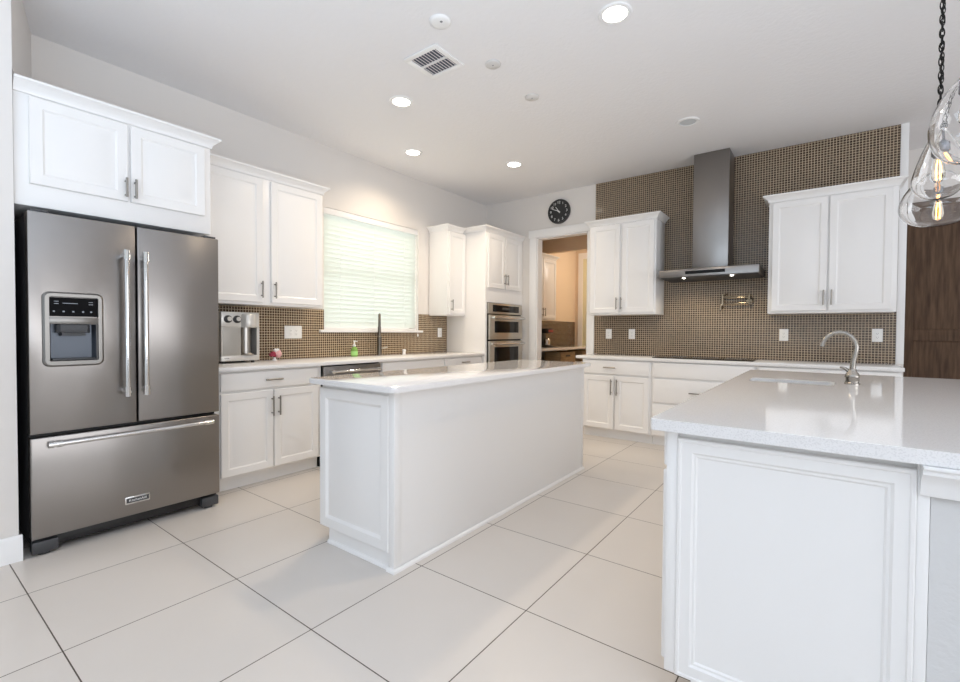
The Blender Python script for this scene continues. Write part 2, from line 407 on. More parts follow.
def drawer(parent, x0, x1, z0, z1, hx=None, hl=0.135, y=-0.021, hz=None, name='drawer'):
    d = MB().rings(x0, x1, z0, z1, y, FLATP).build(name, M_white, parent, angle=20)
    if hx is not None: handle(d, hx, (z0+z1)/2 if hz is None else hz, y, hl, False)
    return d
def upper(name, label, loc, rotz, wd, dp, h, doors, hl=0.135, hz=0.125, crown=None, group='white wall cabinets', z0=0.022):
    """loc = front-left-bottom corner of the carcass; doors = list of (x0, x1, handle x)"""
    t = thing(name, label, 'cabinet', loc, rotz, group)
    MB().box(0, wd, 0, dp, 0, h, 0.002).build('body', M_white, t)
    for x0, x1, hx in doors: door(t, x0, x1, z0, h-0.012, hx, hz, hl)
    if crown: MB().sweep(crown, CROWN, h).build('crown_molding', M_white, t)
    return t
HR = PI/2

# ---- left wall
upper('upper_cabinet', 'short white cabinet with two doors above the refrigerator', (-3.27, 0.457, 1.80), HR, 0.925, 0.60, 0.565,
      [(0.055, 0.470, 0.455), (0.484, 0.885, 0.500)], 0.11, 0.185, [(0.0, 0), (0.925, 0), (0.925, 0.60)], z0=0.112)
upper('upper_cabinet', 'tall white two-door wall cabinet between refrigerator and window', (-3.69, 1.47, 1.375), HR, 1.047, 0.30, 1.03,
      [(0.03, 0.478, 0.462), (0.550, 1.026, 0.575)], crown=[(0.0, 0), (1.047, 0), (1.047, 0.30)])
upper('upper_cabinet', 'narrow white single-door wall cabinet right of the window', (-3.69, 4.255, 1.365), HR, 0.340, 0.30, 1.035,
      [(0.025, 0.330, 0.052)], crown=[(0, 0.30), (0, 0), (0.292, 0)])

# oven tower
tw = thing('oven_cabinet', 'tall white cabinet housing the wall ovens in the left corner', 'cabinet', (-3.37, 4.60, 0.0), HR)
b_ = MB()
b_.box(0, 0.04, 0, 0.625, 0.0, 2.41, 0.002).box(0.835, 0.872, 0, 0.625, 0.0, 2.41, 0.002).box(0.04, 0.835, 0, 0.625, 1.535, 2.41).box(0.04, 0.835, 0, 0.625, 0.10, 0.42).box(0.04, 0.835, 0.60, 0.625, 0.42, 1.535)
b_.build('body', M_white, tw)
door(tw, 0.045, 0.408, 1.72, 2.39, 0.385, 1.84); door(tw, 0.425, 0.800, 1.72, 2.39, 0.448, 1.84)
drawer(tw, 0.03, 0.84, 0.13, 0.40, 0.435)
MB().sweep([(0, 0.62), (0, 0), (0.872, 0)], CROWN, 2.41).build('crown_molding', M_white, tw)
MB().box(0.04, 0.835, 0.07, 0.09, 0.0, 0.10).build('toe_kick', M_white, tw)

ov = thing('wall_oven', 'stainless double wall oven with dark glass doors', 'oven', (-3.37, 4.642, 0.425), HR)
MB().box(0.003, 0.787, 0.0, 0.55, 0.0, 1.105).build('body', M_dark, ov)
cp = MB().box(0.0, 0.79, -0.022, -0.001, 0.97, 1.103, 0.004).build('control_panel', M_oven, ov)
MB().box(0.09, 0.70, -0.025, -0.022, 0.995, 1.080, 0.001).build('display', M_black, cp)
MB().box(0.30, 0.49, -0.0262, -0.025, 1.025, 1.055).build('screen', mat('oven_screen', rgb(70, 74, 78), 0.2), cp)
def oven_door(z0, z1):
    d = MB().box(0.012, 0.778, -0.035, -0.001, z0, z1, 0.005).build('oven_door', M_oven, ov)
    MB().box(0.115, 0.675, -0.038, -0.035, z0+0.085, z1-0.078, 0.001).build('window', M_black, d)
    h = MB(); hz = z1-0.036
    h.cyl((0.03, -0.085, hz), (0.76, -0.085, hz), 0.013, 16)
    for x in (0.055, 0.735): h.cyl((x, -0.035, hz), (x, -0.092, hz), 0.019, 16)
    h.build('handle', M_chrome, d)
oven_door(0.645, 0.955); oven_door(0.02, 0.625)

# base cabinets, left run
def base(name, label, loc, rotz, wd, dp, fronts, group='white base cabinets', h=0.872):
    t = thing(name, label, 'cabinet', loc, rotz, group)
    MB().box(0, wd, 0, dp, 0.10, h, 0.0015).build('body', M_white, t)
    MB().box(0.0, wd, 0.06, 0.08, 0.0, 0.10).build('toe_kick', M_white, t)
    for f in fronts:
        if f[0] == 'door': door(t, *f[1:])
        elif f[0] == 'drawer': drawer(t, *f[1:])
        else: drawer(t, *f[1:], name='false_front')
    return t
base('base_cabinet', 'white base cabinet with drawer and two doors right of the refrigerator', (-3.42, 1.452, 0), HR, 0.862, 0.57,
     [('drawer', 0.045, 0.825, 0.730, 0.858, 0.428), ('door', 0.045, 0.430, 0.115, 0.712, 0.418, 0.590, 0.15), ('door', 0.440, 0.825, 0.115, 0.712, 0.472, 0.590, 0.15)])
base('base_cabinet', 'white sink base cabinet right of the dishwasher', (-3.42, 2.958, 0), HR, 0.907, 0.57,
     [('false', 0.02, 0.90, 0.755, 0.862), ('door', 0.02, 0.453, 0.115, 0.735, 0.43, 0.62), ('door', 0.467, 0.90, 0.115, 0.735, 0.49, 0.62)])
base('base_cabinet', 'white base cabinet beside the oven tower', (-3.42, 3.868, 0), HR, 0.728, 0.57,
     [('drawer', 0.02, 0.71, 0.755, 0.862, 0.365), ('door', 0.02, 0.358, 0.115, 0.735, 0.335, 0.62), ('door', 0.372, 0.71, 0.115, 0.735, 0.395, 0.62)])
dw = thing('dishwasher', 'stainless dishwasher with bar handle under the left counter', 'dishwasher', (-3.42, 2.316, 0), HR)
MB().box(0.005, 0.635, 0.0, 0.56, 0.10, 0.868).build('body', M_dark, dw)
MB().box(0.008, 0.632, -0.03, -0.001, 0.105, 0.862, 0.004).build('door', M_steel, dw)
h = MB(); h.cyl((0.05, -0.075, 0.815), (0.59, -0.075, 0.815), 0.011, 14)
for x in (0.075, 0.565): h.cyl((x, -0.03, 0.815), (x, -0.082, 0.815), 0.016, 14)
h.build('handle', M_chrome, dw)
MB().box(0.01, 0.63, 0.05, 0.07, 0.0, 0.10).build('toe_kick', M_dark, dw)
CT = 0.905
c_ = MB().prism(rrect(-3.990, -3.37, 1.432, 4.597, 0.004, 2), 0.875, CT, 0.003).build('countertop', M_quartz)
tag(c_, 'white quartz countertop along the left wall under the window', 'countertop')

# ---- refrigerator
fr = thing('refrigerator', 'stainless french-door refrigerator with ice dispenser and freezer drawer', 'refrigerator', (-3.20, 0.490, 0), HR)
FW = 0.911
MB().box(0.006, FW-0.006, 0.075, 0.76, 0.055, 1.755, 0.004).build('body', M_char, fr)
MB().box(0.008, FW-0.008, 0.062, 0.076, 0.085, 1.750).build('gasket', M_dark, fr)
def q4(x0, x1, z0, z1, y): return [(x0, y, z0), (x1, y, z0), (x1, y, z1), (x0, y, z1)]
def ringloft(loops, mb):
    vs = [[mb.bm.verts.new(p) for p in lp] for lp in loops]
    for a, b2 in zip(vs, vs[1:]):
        for k in range(len(a)): mb.bm.faces.new((a[k], a[(k+1) % len(a)], b2[(k+1) % len(a)], b2[k]))
    return vs
HX0, HX1, HZ0, HZ1 = 0.080, 0.272, 1.004, 1.197
dl = MB()
vs = ringloft([q4(0.002, 0.4525, 0.632, 1.764, 0.062), q4(0.002, 0.4525, 0.632, 1.764, 0.005), q4(0.0035, 0.451, 0.6335, 1.7625, 0.0015), q4(0.007, 0.4475, 0.637, 1.759, 0.0),
               q4(HX0, HX1, HZ0, HZ1, 0.0), q4(HX0, HX1, HZ0, HZ1, 0.055)], dl)
dl.bm.faces.new(vs[-1]); dl.bm.faces.new(list(reversed(vs[0])))
dl = dl.build('door', M_steel, fr)
drr = MB().box(0.4615, FW-0.002, 0, 0.062, 0.632, 1.764, 0.006, 3).build('door', M_steel, fr)
fd = MB().box(0.002, FW-0.002, 0, 0.062, 0.092, 0.612, 0.006, 3).build('freezer_drawer', M_steel, fr)
def fridge_handle(p0, p1, parent):
    h = MB(); p0 = Vector(p0); p1 = Vector(p1); d = (p1-p0).normalized()
    h.tube([p0, p1], 0.0125, 18)
    for p, s in ((p0, 1), (p1, -1)):
        q = p + d*0.022*s
        h.cyl((q.x, 0.0, q.z), (q.x, q.y-0.012, q.z), 0.014, 16)
        h.tube([p - d*0.004*s, p + d*0.05*s], 0.0165, 18)
    h.build('handle', M_chrome, parent)
fridge_handle((0.398, -0.05, 0.795), (0.398, -0.05, 1.612), dl)
fridge_handle((0.488, -0.05, 0.795), (0.488, -0.05, 1.612), drr)
fridge_handle((0.065, -0.05, 0.578), (0.846, -0.05, 0.578), fd)
# dispenser
dx0, dx1, dz0, dz1 = 0.050, 0.302, 0.972, 1.364
def rr_xz(x0, x1, z0, z1, r, y, seg=5): return [(p[0], y, p[1]) for p in rrect(x0, x1, z0, z1, r, seg)]
dsp = MB()
vs = ringloft([rr_xz(dx0, dx1, dz0, dz1, 0.030, 0.004), rr_xz(dx0+0.002, dx1-0.002, dz0+0.002, dz1-0.002, 0.030, -0.010), rr_xz(dx0+0.010, dx1-0.010, dz0+0.010, dz1-0.010, 0.026, -0.018),
               rr_xz(dx0+0.026, dx1-0.026, dz0+0.030, dz1-0.026, 0.008, -0.018), rr_xz(dx0+0.028, dx1-0.028, dz0+0.032, dz1-0.028, 0.006, -0.002)], dsp)
dsp.box(dx0+0.024, dx1-0.024, -0.0175, 0.0, 1.198, 1.232, 0.002)
dsp = dsp.build('dispenser', M_frame, fr)
dp_ = MB().box(dx0+0.030, dx1-0.030, -0.014, -0.003, 1.236, 1.334).build('display', mat('display_black', rgb(9, 9, 11), 0.35, spec=0.06), dsp)
marks = [(0.130, 0.190, 1.303, 1.306)]
for x in (0.105, 0.245): marks += [(x-0.009, x+0.009, z, z+0.003) for z in (1.312, 1.300)]
for x in (0.095, 0.133, 0.172, 0.212, 0.246): marks.append((x-0.004, x+0.004, 1.258, 1.265))
for x0, x1, z0, z1 in marks: MB().box(x0, x1, -0.0146, -0.014, z0, z1).build('display_icon', M_disp, dsp)
cav = MB()
vs = ringloft([q4(HX0+0.001, HX1-0.001, HZ0+0.001, HZ1-0.001, -0.001), q4(HX0+0.012, HX1-0.012, HZ0+0.010, HZ1-0.002, 0.046)], cav); cav.bm.faces.new(vs[-1])
cav.build('recess', mat('dispenser_recess', rgb(82, 88, 97), 0.28, 0.5), dsp)
nz_ = MB().prism([(0.108, 0.044), (0.108, 0.0), (0.122, -0.012), (0.230, -0.012), (0.244, 0.0), (0.244, 0.044)], 1.150, 1.194, 0.003)
nz_.prism([(0.124, 0.042), (0.128, -0.004), (0.224, -0.004), (0.228, 0.042)], 1.134, 1.150)
nz_.build('nozzle', M_char, dsp)
MB().box(HX0+0.008, HX1-0.008, -0.016, 0.044, 1.0055, 1.016, 0.002).build('drip_tray', M_char, dsp)
bd = MB().box(0.392, 0.514, -0.003, 0.0, 0.160, 0.202, 0.001).build('badge', M_chrome, fr)
MB().box(0.398, 0.508, -0.0036, -0.003, 0.168, 0.194).build('badge_plate', M_char, bd)
text('KitchenAid', 0.019, (0.453, -0.0037, 0.1805), (PI/2, 0, 0), M_paper, bd, 'lettering', 0.0002)
gr = MB().box(0.006, FW-0.006, 0.045, 0.07, 0.030, 0.088, 0.003).build('kick_grille', M_dark, fr)
for x in (0.006, FW-0.106):
    f_ = MB(); f_.prism([(x, 0.012), (x+0.1, 0.012), (x+0.1, 0.075), (x, 0.075)], 0.014, 0.075, 0.006); f_.cyl((x+0.05, 0.05, 0), (x+0.05, 0.05, 0.02), 0.025)
    f_.build('foot', M_char, fr)
for x in (0.05, FW-0.05): MB().box(x-0.035, x+0.035, 0.01, 0.12, 1.7655, 1.777, 0.003).build('hinge_cover', M_char, fr)

# ---- island
isl = thing('kitchen_island', 'long white kitchen island with panelled end and plain side', 'island', (-2.25, 1.535, 0))
ib = MB()
ib.box(0.0, 0.07, 0.0, 2.145, 0.095, 0.8785).box(0.07, 0.60, 0.0, 2.145, 0.0, 0.8785)
ib.build('body', M_white, isl)
MB().rings(0.0, 0.562, 0.085, 0.855, -0.021, [(0, 0.021), (0, 0.004), (0.004, 0), (0.052, 0), (0.058, 0.004), (0.066, 0.011), (0.074, 0.011), (0.078, 0.010)]).build('end_panel', M_white, isl, angle=20)
MB().box(0.562, 0.603, -0.018, 0.03, 0.0, 0.8785, 0.003).build('corner_post', M_white, isl)
MB().box(0.592, 0.604, 2.115, 2.148, 0.0, 0.8785, 0.002).build('corner_post', M_white, isl)
MB().box(0.068, 0.562, -0.006, 0.0, 0.0, 0.0945).build('plinth', M_white, isl)
shoe = [(0, 0), (0.014, 0), (0.013, 0.008), (0.009, 0.014), (0, 0.018)]
MB().sweep([(0.068, -0.0061), (0.561, -0.0061)], shoe).sweep([(0.561, -0.0181), (0.6041, -0.0181), (0.6041, 2.148)], shoe).build('shoe_molding', M_white, isl)
for k in range(3):
    d = MB(); y0 = 0.03+k*0.71
    d.rings(-(y0+0.69), -y0, 0.115, 0.735, -0.021, DOORP); o = d.build('door', M_white, isl, angle=20); o.rotation_euler = (0, 0, -HR)
    d = MB().rings(-(y0+0.69), -y0, 0.755, 0.862, -0.021, FLATP).build('drawer', M_white, isl, angle=20); d.rotation_euler = (0, 0, -HR)
    handle(d, -(y0+0.345), 0.81, -0.021, 0.135, False)
c_ = MB().prism(rrect(-2.282, -1.592, 1.462, 3.715, 0.022, 6), 0.879, 0.908, 0.004).build('countertop', M_quartz)
tag(c_, 'white quartz countertop on top of the island', 'countertop')

# ---- back run
base('base_cabinet', 'white base cabinet with drawer and two doors right of the doorway', (-2.20, 4.881, 0), 0, 0.765, 0.59,
     [('drawer', 0.015, 0.745, 0.712, 0.862, 0.33), ('door', 0.015, 0.372, 0.115, 0.692, 0.348, 0.575, 0.17), ('door', 0.388, 0.745, 0.115, 0.692, 0.412, 0.575, 0.17)])
base('base_cabinet', 'wide white drawer cabinet under the cooktop', (-1.432, 4.881, 0), 0, 0.93, 0.59,
     [('false', 0.02, 0.91, 0.712, 0.862), ('drawer', 0.02, 0.91, 0.455, 0.692, 0.465, 0.19), ('drawer', 0.02, 0.91, 0.115, 0.435, 0.465, 0.19)])
base('base_cabinet', 'white base cabinet at the right end of the back wall', (-0.499, 4.881, 0), 0, 0.985, 0.59,
     [('drawer', 0.02, 0.965, 0.755, 0.862, 0.49), ('door', 0.02, 0.485, 0.115, 0.735, 0.46, 0.62), ('door', 0.50, 0.965, 0.115, 0.735, 0.525, 0.62)])
c_ = MB().prism(rrect(-2.268, 0.50, 4.845, 5.471, 0.004, 2), 0.8735, CT, 0.003).build('countertop', M_quartz)
tag(c_, 'white quartz countertop along the mosaic back wall', 'countertop')
ck = thing('cooktop', 'black glass cooktop set on the back counter', 'cooktop', (-0.985, 5.16, CT))
MB().box(-0.455, 0.455, -0.25, 0.25, 0.0, 0.008, 0.002).build('glass_top', M_black, ck)
bz = MB()
for x, y, r in ((-0.28, -0.1, 0.09), (-0.28, 0.12, 0.075), (0.0, 0.03, 0.12), (0.27, 0.12, 0.09), (0.27, -0.1, 0.075)):
    bz.lathe([(r-0.003, 0.0081), (r-0.003, 0.0086), (r, 0.0086), (r, 0.0081)], (x, y, 0), seg=40)
bz.build('burner_rings', M_grey, ck)

upper('upper_cabinet', 'white two-door wall cabinet left of the range hood', (-2.248, 5.150, 1.37), 0, 0.768, 0.32, 1.035,
      [(0.022, 0.371, 0.345), (0.400, 0.750, 0.398)], crown=[(0, 0.32), (0, 0), (0.768, 0), (0.768, 0.32)], hz=0.125)
upper('upper_cabinet', 'white two-door wall cabinet right of the range hood', (-0.445, 5.150, 1.355), 0, 0.915, 0.32, 1.045,
      [(0.030, 0.446, 0.425), (0.460, 0.880, 0.482)], crown=[(0, 0.32), (0, 0), (0.915, 0), (0.915, 0.32)], hz=0.135)

# range hood
hd = thing('range_hood', 'stainless chimney range hood with flat canopy on the mosaic wall', 'range hood', (-0.955, 5.471, 1.73))
MB().box(-0.165, 0.165, -0.30, -0.001, 0.10, CZ-1.73-0.001, 0.002).build('chimney', M_steel, hd)
cn = MB().box(-0.45, 0.45, -0.49, -0.002, 0.006, 0.082, 0.002)
cn.hexa([(-0.45, -0.49, 0.082), (0.45, -0.49, 0.082), (0.45, -0.002, 0.082), (-0.45, -0.002, 0.082), (-0.17, -0.31, 0.112), (0.17, -0.31, 0.112), (0.17, -0.002, 0.112), (-0.17, -0.002, 0.112)])
cn = cn.build('canopy', M_steel, hd)
MB().box(-0.190, 0.170, -0.493, -0.490, 0.030, 0.060).build('control_strip', M_black, cn)
MB().box(-0.44, 0.44, -0.482, -0.01, 0.001, 0.0055).build('filter', M_char, hd)  # charcoal colour and full width stand in for shade under the canopy
for x in (-0.22, 0.22):
    MB().lathe([(0, 0.004), (0.012, 0.004), (0.015, 0.008), (0.014, 0.012)], (x, -0.42, -0.009), seg=20).build('lamp', M_lens_on, hd)
    l_ = bpy.data.lights.new('hood_lamp', 'SPOT'); l_.energy = 5; l_.color = (1.0, 0.84, 0.60); l_.spot_size = math.radians(130); l_.spot_blend = 0.8; l_.shadow_soft_size = 0.03
    o = bpy.data.objects.new('hood_lamp', l_); o.location = (x, -0.40, -0.02); o.rotation_euler = (math.radians(18), 0, 0); o.parent = hd; COL.objects.link(o)

# pot filler
M_filler = mat('polished_nickel', rgb(150, 138, 120), 0.15, 1.0)
pf = thing('pot_filler', 'chrome folding pot filler tap on the mosaic under the hood', 'tap', (-0.628, 5.471, 1.50))
MB().lathe([(0.034, 0), (0.034, 0.008), (0.022, 0.014), (0.022, 0.05), (0, 0.05)], (0, 0, 0), 'y', 24).build('wall_flange', M_filler, pf)
a_ = MB(); a_.cyl((0, -0.05, -0.035), (0, -0.05, 0.065), 0.012, 16).cyl((0, -0.05, 0.035), (-0.245, -0.052, 0.045), 0.0085, 14).cyl((0, -0.05, -0.022), (-0.245, -0.052, -0.022), 0.0085, 14); a_.build('arm', M_filler, pf)
a_ = MB(); a_.cyl((-0.245, -0.055, -0.04), (-0.245, -0.055, 0.075), 0.013, 16).tube([(-0.245, -0.055, -0.02), (-0.255, -0.06, -0.03), (-0.262, -0.062, -0.06), (-0.262, -0.062, -0.09)], 0.009, 14); a_.build('spout', M_filler, pf)
MB().cyl((-0.245, -0.055, 0.06), (-0.19, -0.095, 0.075), 0.006, 10).build('lever', M_filler, pf)
MB().cyl((-0.262, -0.062, -0.07), (-0.22, -0.11, -0.062), 0.005, 10).build('lever', M_filler, pf)

# ---- peninsula
pn = thing('peninsula_cabinet', 'large white peninsula cabinet with framed end panel, nearest the camera', 'cabinet', (-0.385, 1.502, 0))
pb = MB()
pb.box(0.0, 0.018, 0.0, 2.315, 0.115, 0.868).box(0.566, 0.584, 0.0, 2.315, 0.0, 0.868).box(0.018, 0.566, 2.297, 2.315, 0.115, 0.868).box(0.018, 0.566, 0.0, 2.297, 0.115, 0.133).box(0.018, 0.566, 0.0, 0.018, 0.133, 0.868)
pb.build('body', M_white, pn)
ep = MB()
ep.rings(0.030, 0.565, 0.118, 0.850, -0.022, [(0, 0.021), (0, 0.003), (0.003, 0), (0.010, 0), (0.013, 0.003), (0.040, 0.003), (0.046, 0.008), (0.052, 0.008), (0.057, 0.012)])
ep = ep.build('end_panel', M_white, pn, angle=20)
MB().box(-0.002, 0.030, -0.018, -0.001, 0.118, 0.868, 0.003).box(0.565, 0.588, -0.018, -0.001, 0.0, 0.868, 0.003).box(0.075, 0.565, -0.012, -0.001, 0.0, 0.118, 0.002).build('stile', M_white, pn)
MB().box(0.075, 0.095, 0.0, 2.315, 0.0, 0.115).build('toe_kick', M_white, pn)
for k in range(4):
    y0 = 0.02+k*0.573
    d = MB().rings(-(y0+0.563), -y0, 0.130, 0.735, -0.021, DOORP).build('door', M_white, pn, angle=20); d.rotation_euler = (0, 0, -HR)
    handle(d, -(y0+0.05 if k % 2 else y0+0.513), 0.62, -0.021)
    d = MB().rings(-(y0+0.563), -y0, 0.750, 0.860, -0.021, FLATP).build('drawer', M_white, pn, angle=20); d.rotation_euler = (0, 0, -HR)
    handle(d, -(y0+0.28), 0.805, -0.021, 0.135, False)
M_wall_shaded = mat('wall_paint_shaded', rgb(212, 212, 212), 0.7); add_bump(M_wall_shaded, 55, 0.5, 0.004)  # wall paint darkened to stand in for shade below the counter overhang
struct(MB().box(0.2045, 0.34, 1.492, 3.815, 0, 0.868).build('wall_peninsula', M_wall_shaded, smooth=False), 'textured half wall under the counter at the right edge')
tm = MB().sweep([(0.184, 1.4832), (0.345, 1.4832), (0.345, 3.815)], [(0, 0), (0.006, 0), (0.010, 0.008), (0.012, 0.022), (0.017, 0.036), (0.028, 0.050), (0.038, 0.056), (0.038, 0.064), (0.046, 0.070), (0.046, 0.0755), (0, 0.0755)], 0.793)
struct(tm.build('trim_3', M_trim), 'white molding under the peninsula counter')
hx0, hx1, hy0, hy1 = -0.34, 0.045, 2.95, 3.165
c_ = MB().prism(rrect(-0.430, 0.92, 1.453, 3.855, 0.012, 4), 0.8695, CT, 0, [rrect(hx0, hx1, hy0, hy1, 0.03, 4)]).build('countertop', M_quartz)
bv = c_.modifiers.new('bevel', 'BEVEL'); bv.width = 0.004; bv.segments = 2; bv.limit_method = 'ANGLE'; bv.angle_limit = math.radians(60)
tag(c_, 'large white quartz countertop with the prep sink, in the right foreground', 'countertop')
sk = MB()
lo_ = [[(p[0], p[1], 0.869) for p in rrect(hx0-0.015, hx1+0.015, hy0-0.015, hy1+0.015, 0.03, 4)], [(p[0], p[1], 0.869) for p in rrect(hx0+0.001, hx1-0.001, hy0+0.001, hy1-0.001, 0.03, 4)], [(p[0], p[1], 0.70) for p in rrect(hx0+0.012, hx1-0.012, hy0+0.012, hy1-0.012, 0.04, 4)]]
vs = ringloft(lo_, sk); sk.bm.faces.new(vs[-1])
sk = sk.build('sink', M_brush); tag(sk, 'steel prep sink set into the peninsula counter', 'sink')
dn = MB().lathe([(0, 0.7005), (0.04, 0.7005), (0.042, 0.703), (0.03, 0.7032), (0, 0.702)], (-0.15, 3.06, 0), seg=24).build('drain', M_chrome, sk)

# prep faucet
M_faucet = mat('faucet_steel', rgb(158, 153, 146), 0.25, 1.0)
fa = thing('prep_faucet', 'brushed steel gooseneck faucet on the peninsula counter', 'faucet', (0.117, 3.10, CT))
MB().lathe([(0.0, 0), (0.033, 0), (0.033, 0.006), (0.030, 0.010), (0.030, 0.032), (0.032, 0.036), (0.032, 0.044), (0.027, 0.056), (0.019, 0.066), (0.016, 0.080), (0, 0.080)], seg=28).build('base', M_faucet, fa)
pts = [(0, 0, 0.07), (0.002, 0, 0.12), (0.011, 0, 0.165), (0.014, 0, 0.195), (0.008, 0, 0.225), (-0.008, 0, 0.250), (-0.030, 0, 0.266), (-0.055, 0, 0.272), (-0.080, 0, 0.268), (-0.103, 0, 0.254), (-0.120, 0, 0.232), (-0.129, 0, 0.206), (-0.131, 0, 0.196)]
MB().tube(pts, [0.013, 0.012, 0.0115]+[0.011]*9+[0.0115], 16).build('spout', M_faucet, fa)
MB().tube([(-0.010, 0, 0.060), (-0.026, 0.004, 0.078), (-0.040, 0.006, 0.085), (-0.052, 0.008, 0.086)], [0.010, 0.008, 0.006, 0.005], 12).build('lever', M_faucet, fa)

# ================================================================== SMALL THINGS ON THE LEFT RUN
# window blind
bl = thing('window_blind', 'white horizontal slat blind closed over the kitchen window', 'blind', (-4.0, (WY0+WY1)/2, WZ0))
s_ = MB(); N = 24; zt = hh-0.07; pitch = (zt-0.03)/N
for k in range(N):
    z = 0.035 + pitch*(k+0.5); a = math.radians(70); dx = 0.0285*math.cos(a); dz = 0.0285*math.sin(a)
    s_.hexa([(-0.045-dx, -hw+0.012, z-dz-0.0012), (-0.045+dx, -hw+0.012, z+dz-0.0012), (-0.045+dx, hw-0.012, z+dz-0.0012), (-0.045-dx, hw-0.012, z-dz-0.0012),
             (-0.045-dx, -hw+0.012, z-dz+0.0012), (-0.045+dx, -hw+0.012, z+dz+0.0012), (-0.045+dx, hw-0.012, z+dz+0.0012), (-0.045-dx, hw-0.012, z-dz+0.0012)])
s_.build('slats', M_slat, bl, smooth=False)
MB().box(-0.075, -0.006, -hw+0.003, hw-0.003, hh-0.060, hh-0.0005, 0.002).build('headrail', M_trim, bl)
MB().box(-0.065, -0.025, -hw+0.012, hw-0.012, 0.002, 0.022, 0.003).build('bottom_rail', M_trim, bl)
k_ = MB()
for y in (-0.45, 0.0, 0.45): k_.cyl((-0.02, y, 0.02), (-0.02, y, hh-0.06), 0.0012, 6).cyl((-0.068, y, 0.02), (-0.068, y, hh-0.06), 0.0012, 6)
k_.build('ladder_cord', M_trim, bl)
k_ = MB(); yy = hw-0.05; k_.cyl((0.045, yy, -0.06), (0.045, yy, 0.0), 0.002, 6).tube([(0.045, yy, -0.0), (0.038, yy, 0.3), (-0.008, yy, hh-0.06)], 0.002, 6).lathe([(0, -0.075), (0.007, -0.073), (0.008, -0.055), (0.003, -0.045)], (0.045, yy, 0), seg=12)
k_.build('pull_cord', M_trim, bl)

# kitchen faucet (tall, straight from this side)
fa = thing('kitchen_faucet', 'tall dark steel faucet on the left counter in front of the window', 'faucet', (-3.90, 3.37, CT), -0.71)
MB().lathe([(0, 0), (0.030, 0), (0.030, 0.008), (0.022, 0.014), (0.025, 0.012), (0.024, 0.20), (0.015, 0.21), (0, 0.21)], seg=24).build('base', M_bronze, fa)
MB().tube([(0, 0, 0.20), (0, 0, 0.36), (0.012, 0, 0.41), (0.045, 0, 0.44), (0.085, 0, 0.435), (0.115, 0, 0.405), (0.125, 0, 0.36), (0.127, 0, 0.30)], 0.014, 16).build('spout', M_bronze, fa)
MB().cyl((0.127, 0, 0.22), (0.127, 0, 0.31), 0.017, 16).build('spray_head', M_bronze, fa)
MB().cyl((-0.010, 0.012, 0.07), (-0.058, 0.088, 0.085), 0.008, 12).build('lever', M_brush, fa)
# soap bottle
sb = thing('soap_bottle', 'small pump bottle of green soap left of the tall faucet', 'bottle', (-3.86, 3.005, CT))
MB().lathe([(0, 0), (0.030, 0), (0.034, 0.005), (0.034, 0.070), (0.030, 0.085), (0.014, 0.098), (0.013, 0.106), (0, 0.106)], seg=24).build('bottle', M_soap, sb)
p_ = MB().lathe([(0, 0.104), (0.016, 0.104), (0.016, 0.122), (0.006, 0.124), (0.005, 0.150), (0.011, 0.152), (0.012, 0.163), (0, 0.165)], seg=18); p_.cyl((0, 0, 0.158), (0.035, 0.010, 0.156), 0.005, 10)
p_.build('pump', M_paper, sb)
MB().lathe([(0.0345, 0.015), (0.0348, 0.015), (0.0348, 0.055), (0.0345, 0.055)], seg=24).build('label', mat('soap_label', rgb(166, 220, 130), 0.5), sb)
# little white cap beside the sink
sc_ = thing('air_gap', 'tiny white round cap on the left counter right of the faucet', 'sink fitting', (-3.90, 3.74, CT))
MB().lathe([(0, 0), (0.018, 0), (0.018, 0.030), (0.022, 0.032), (0.022, 0.046), (0.014, 0.054), (0, 0.055)], seg=20).build('cap', M_paper, sc_)
# pink ornament
pk = thing('flower_ornament', 'tiny pink and red flower ornament on the left counter beside the water machine', 'ornament', (-3.82, 2.128, CT))
MB().lathe([(0, 0), (0.022, 0), (0.020, 0.008), (0.010, 0.018), (0.010, 0.03), (0, 0.03)], seg=16).build('foot', M_paper, pk)
def blobs(lst, m, name):
    q = MB()
    for x, y, z, r in lst: bmesh.ops.create_icosphere(q.bm, subdivisions=2, radius=r, matrix=Matrix.Translation((x, y, z)))
    q.build(name, m, pk)
blobs([(0.01, 0.030, 0.058, 0.028), (-0.01, 0.040, 0.075, 0.022), (0.0, 0.035, 0.045, 0.022), (0.0, 0.010, 0.06, 0.026)], mat('pink_petals', rgb(226, 176, 178), 0.5), 'petals')
blobs([(0.012, -0.022, 0.060, 0.024), (0.014, -0.036, 0.054, 0.019), (0.016, -0.010, 0.048, 0.016)], mat('red_petals', rgb(150, 40, 66), 0.5), 'dark_petals')
blobs([(0.006, 0.005, 0.090, 0.017), (0.006, 0.024, 0.094, 0.014)], M_paper, 'white_petals')

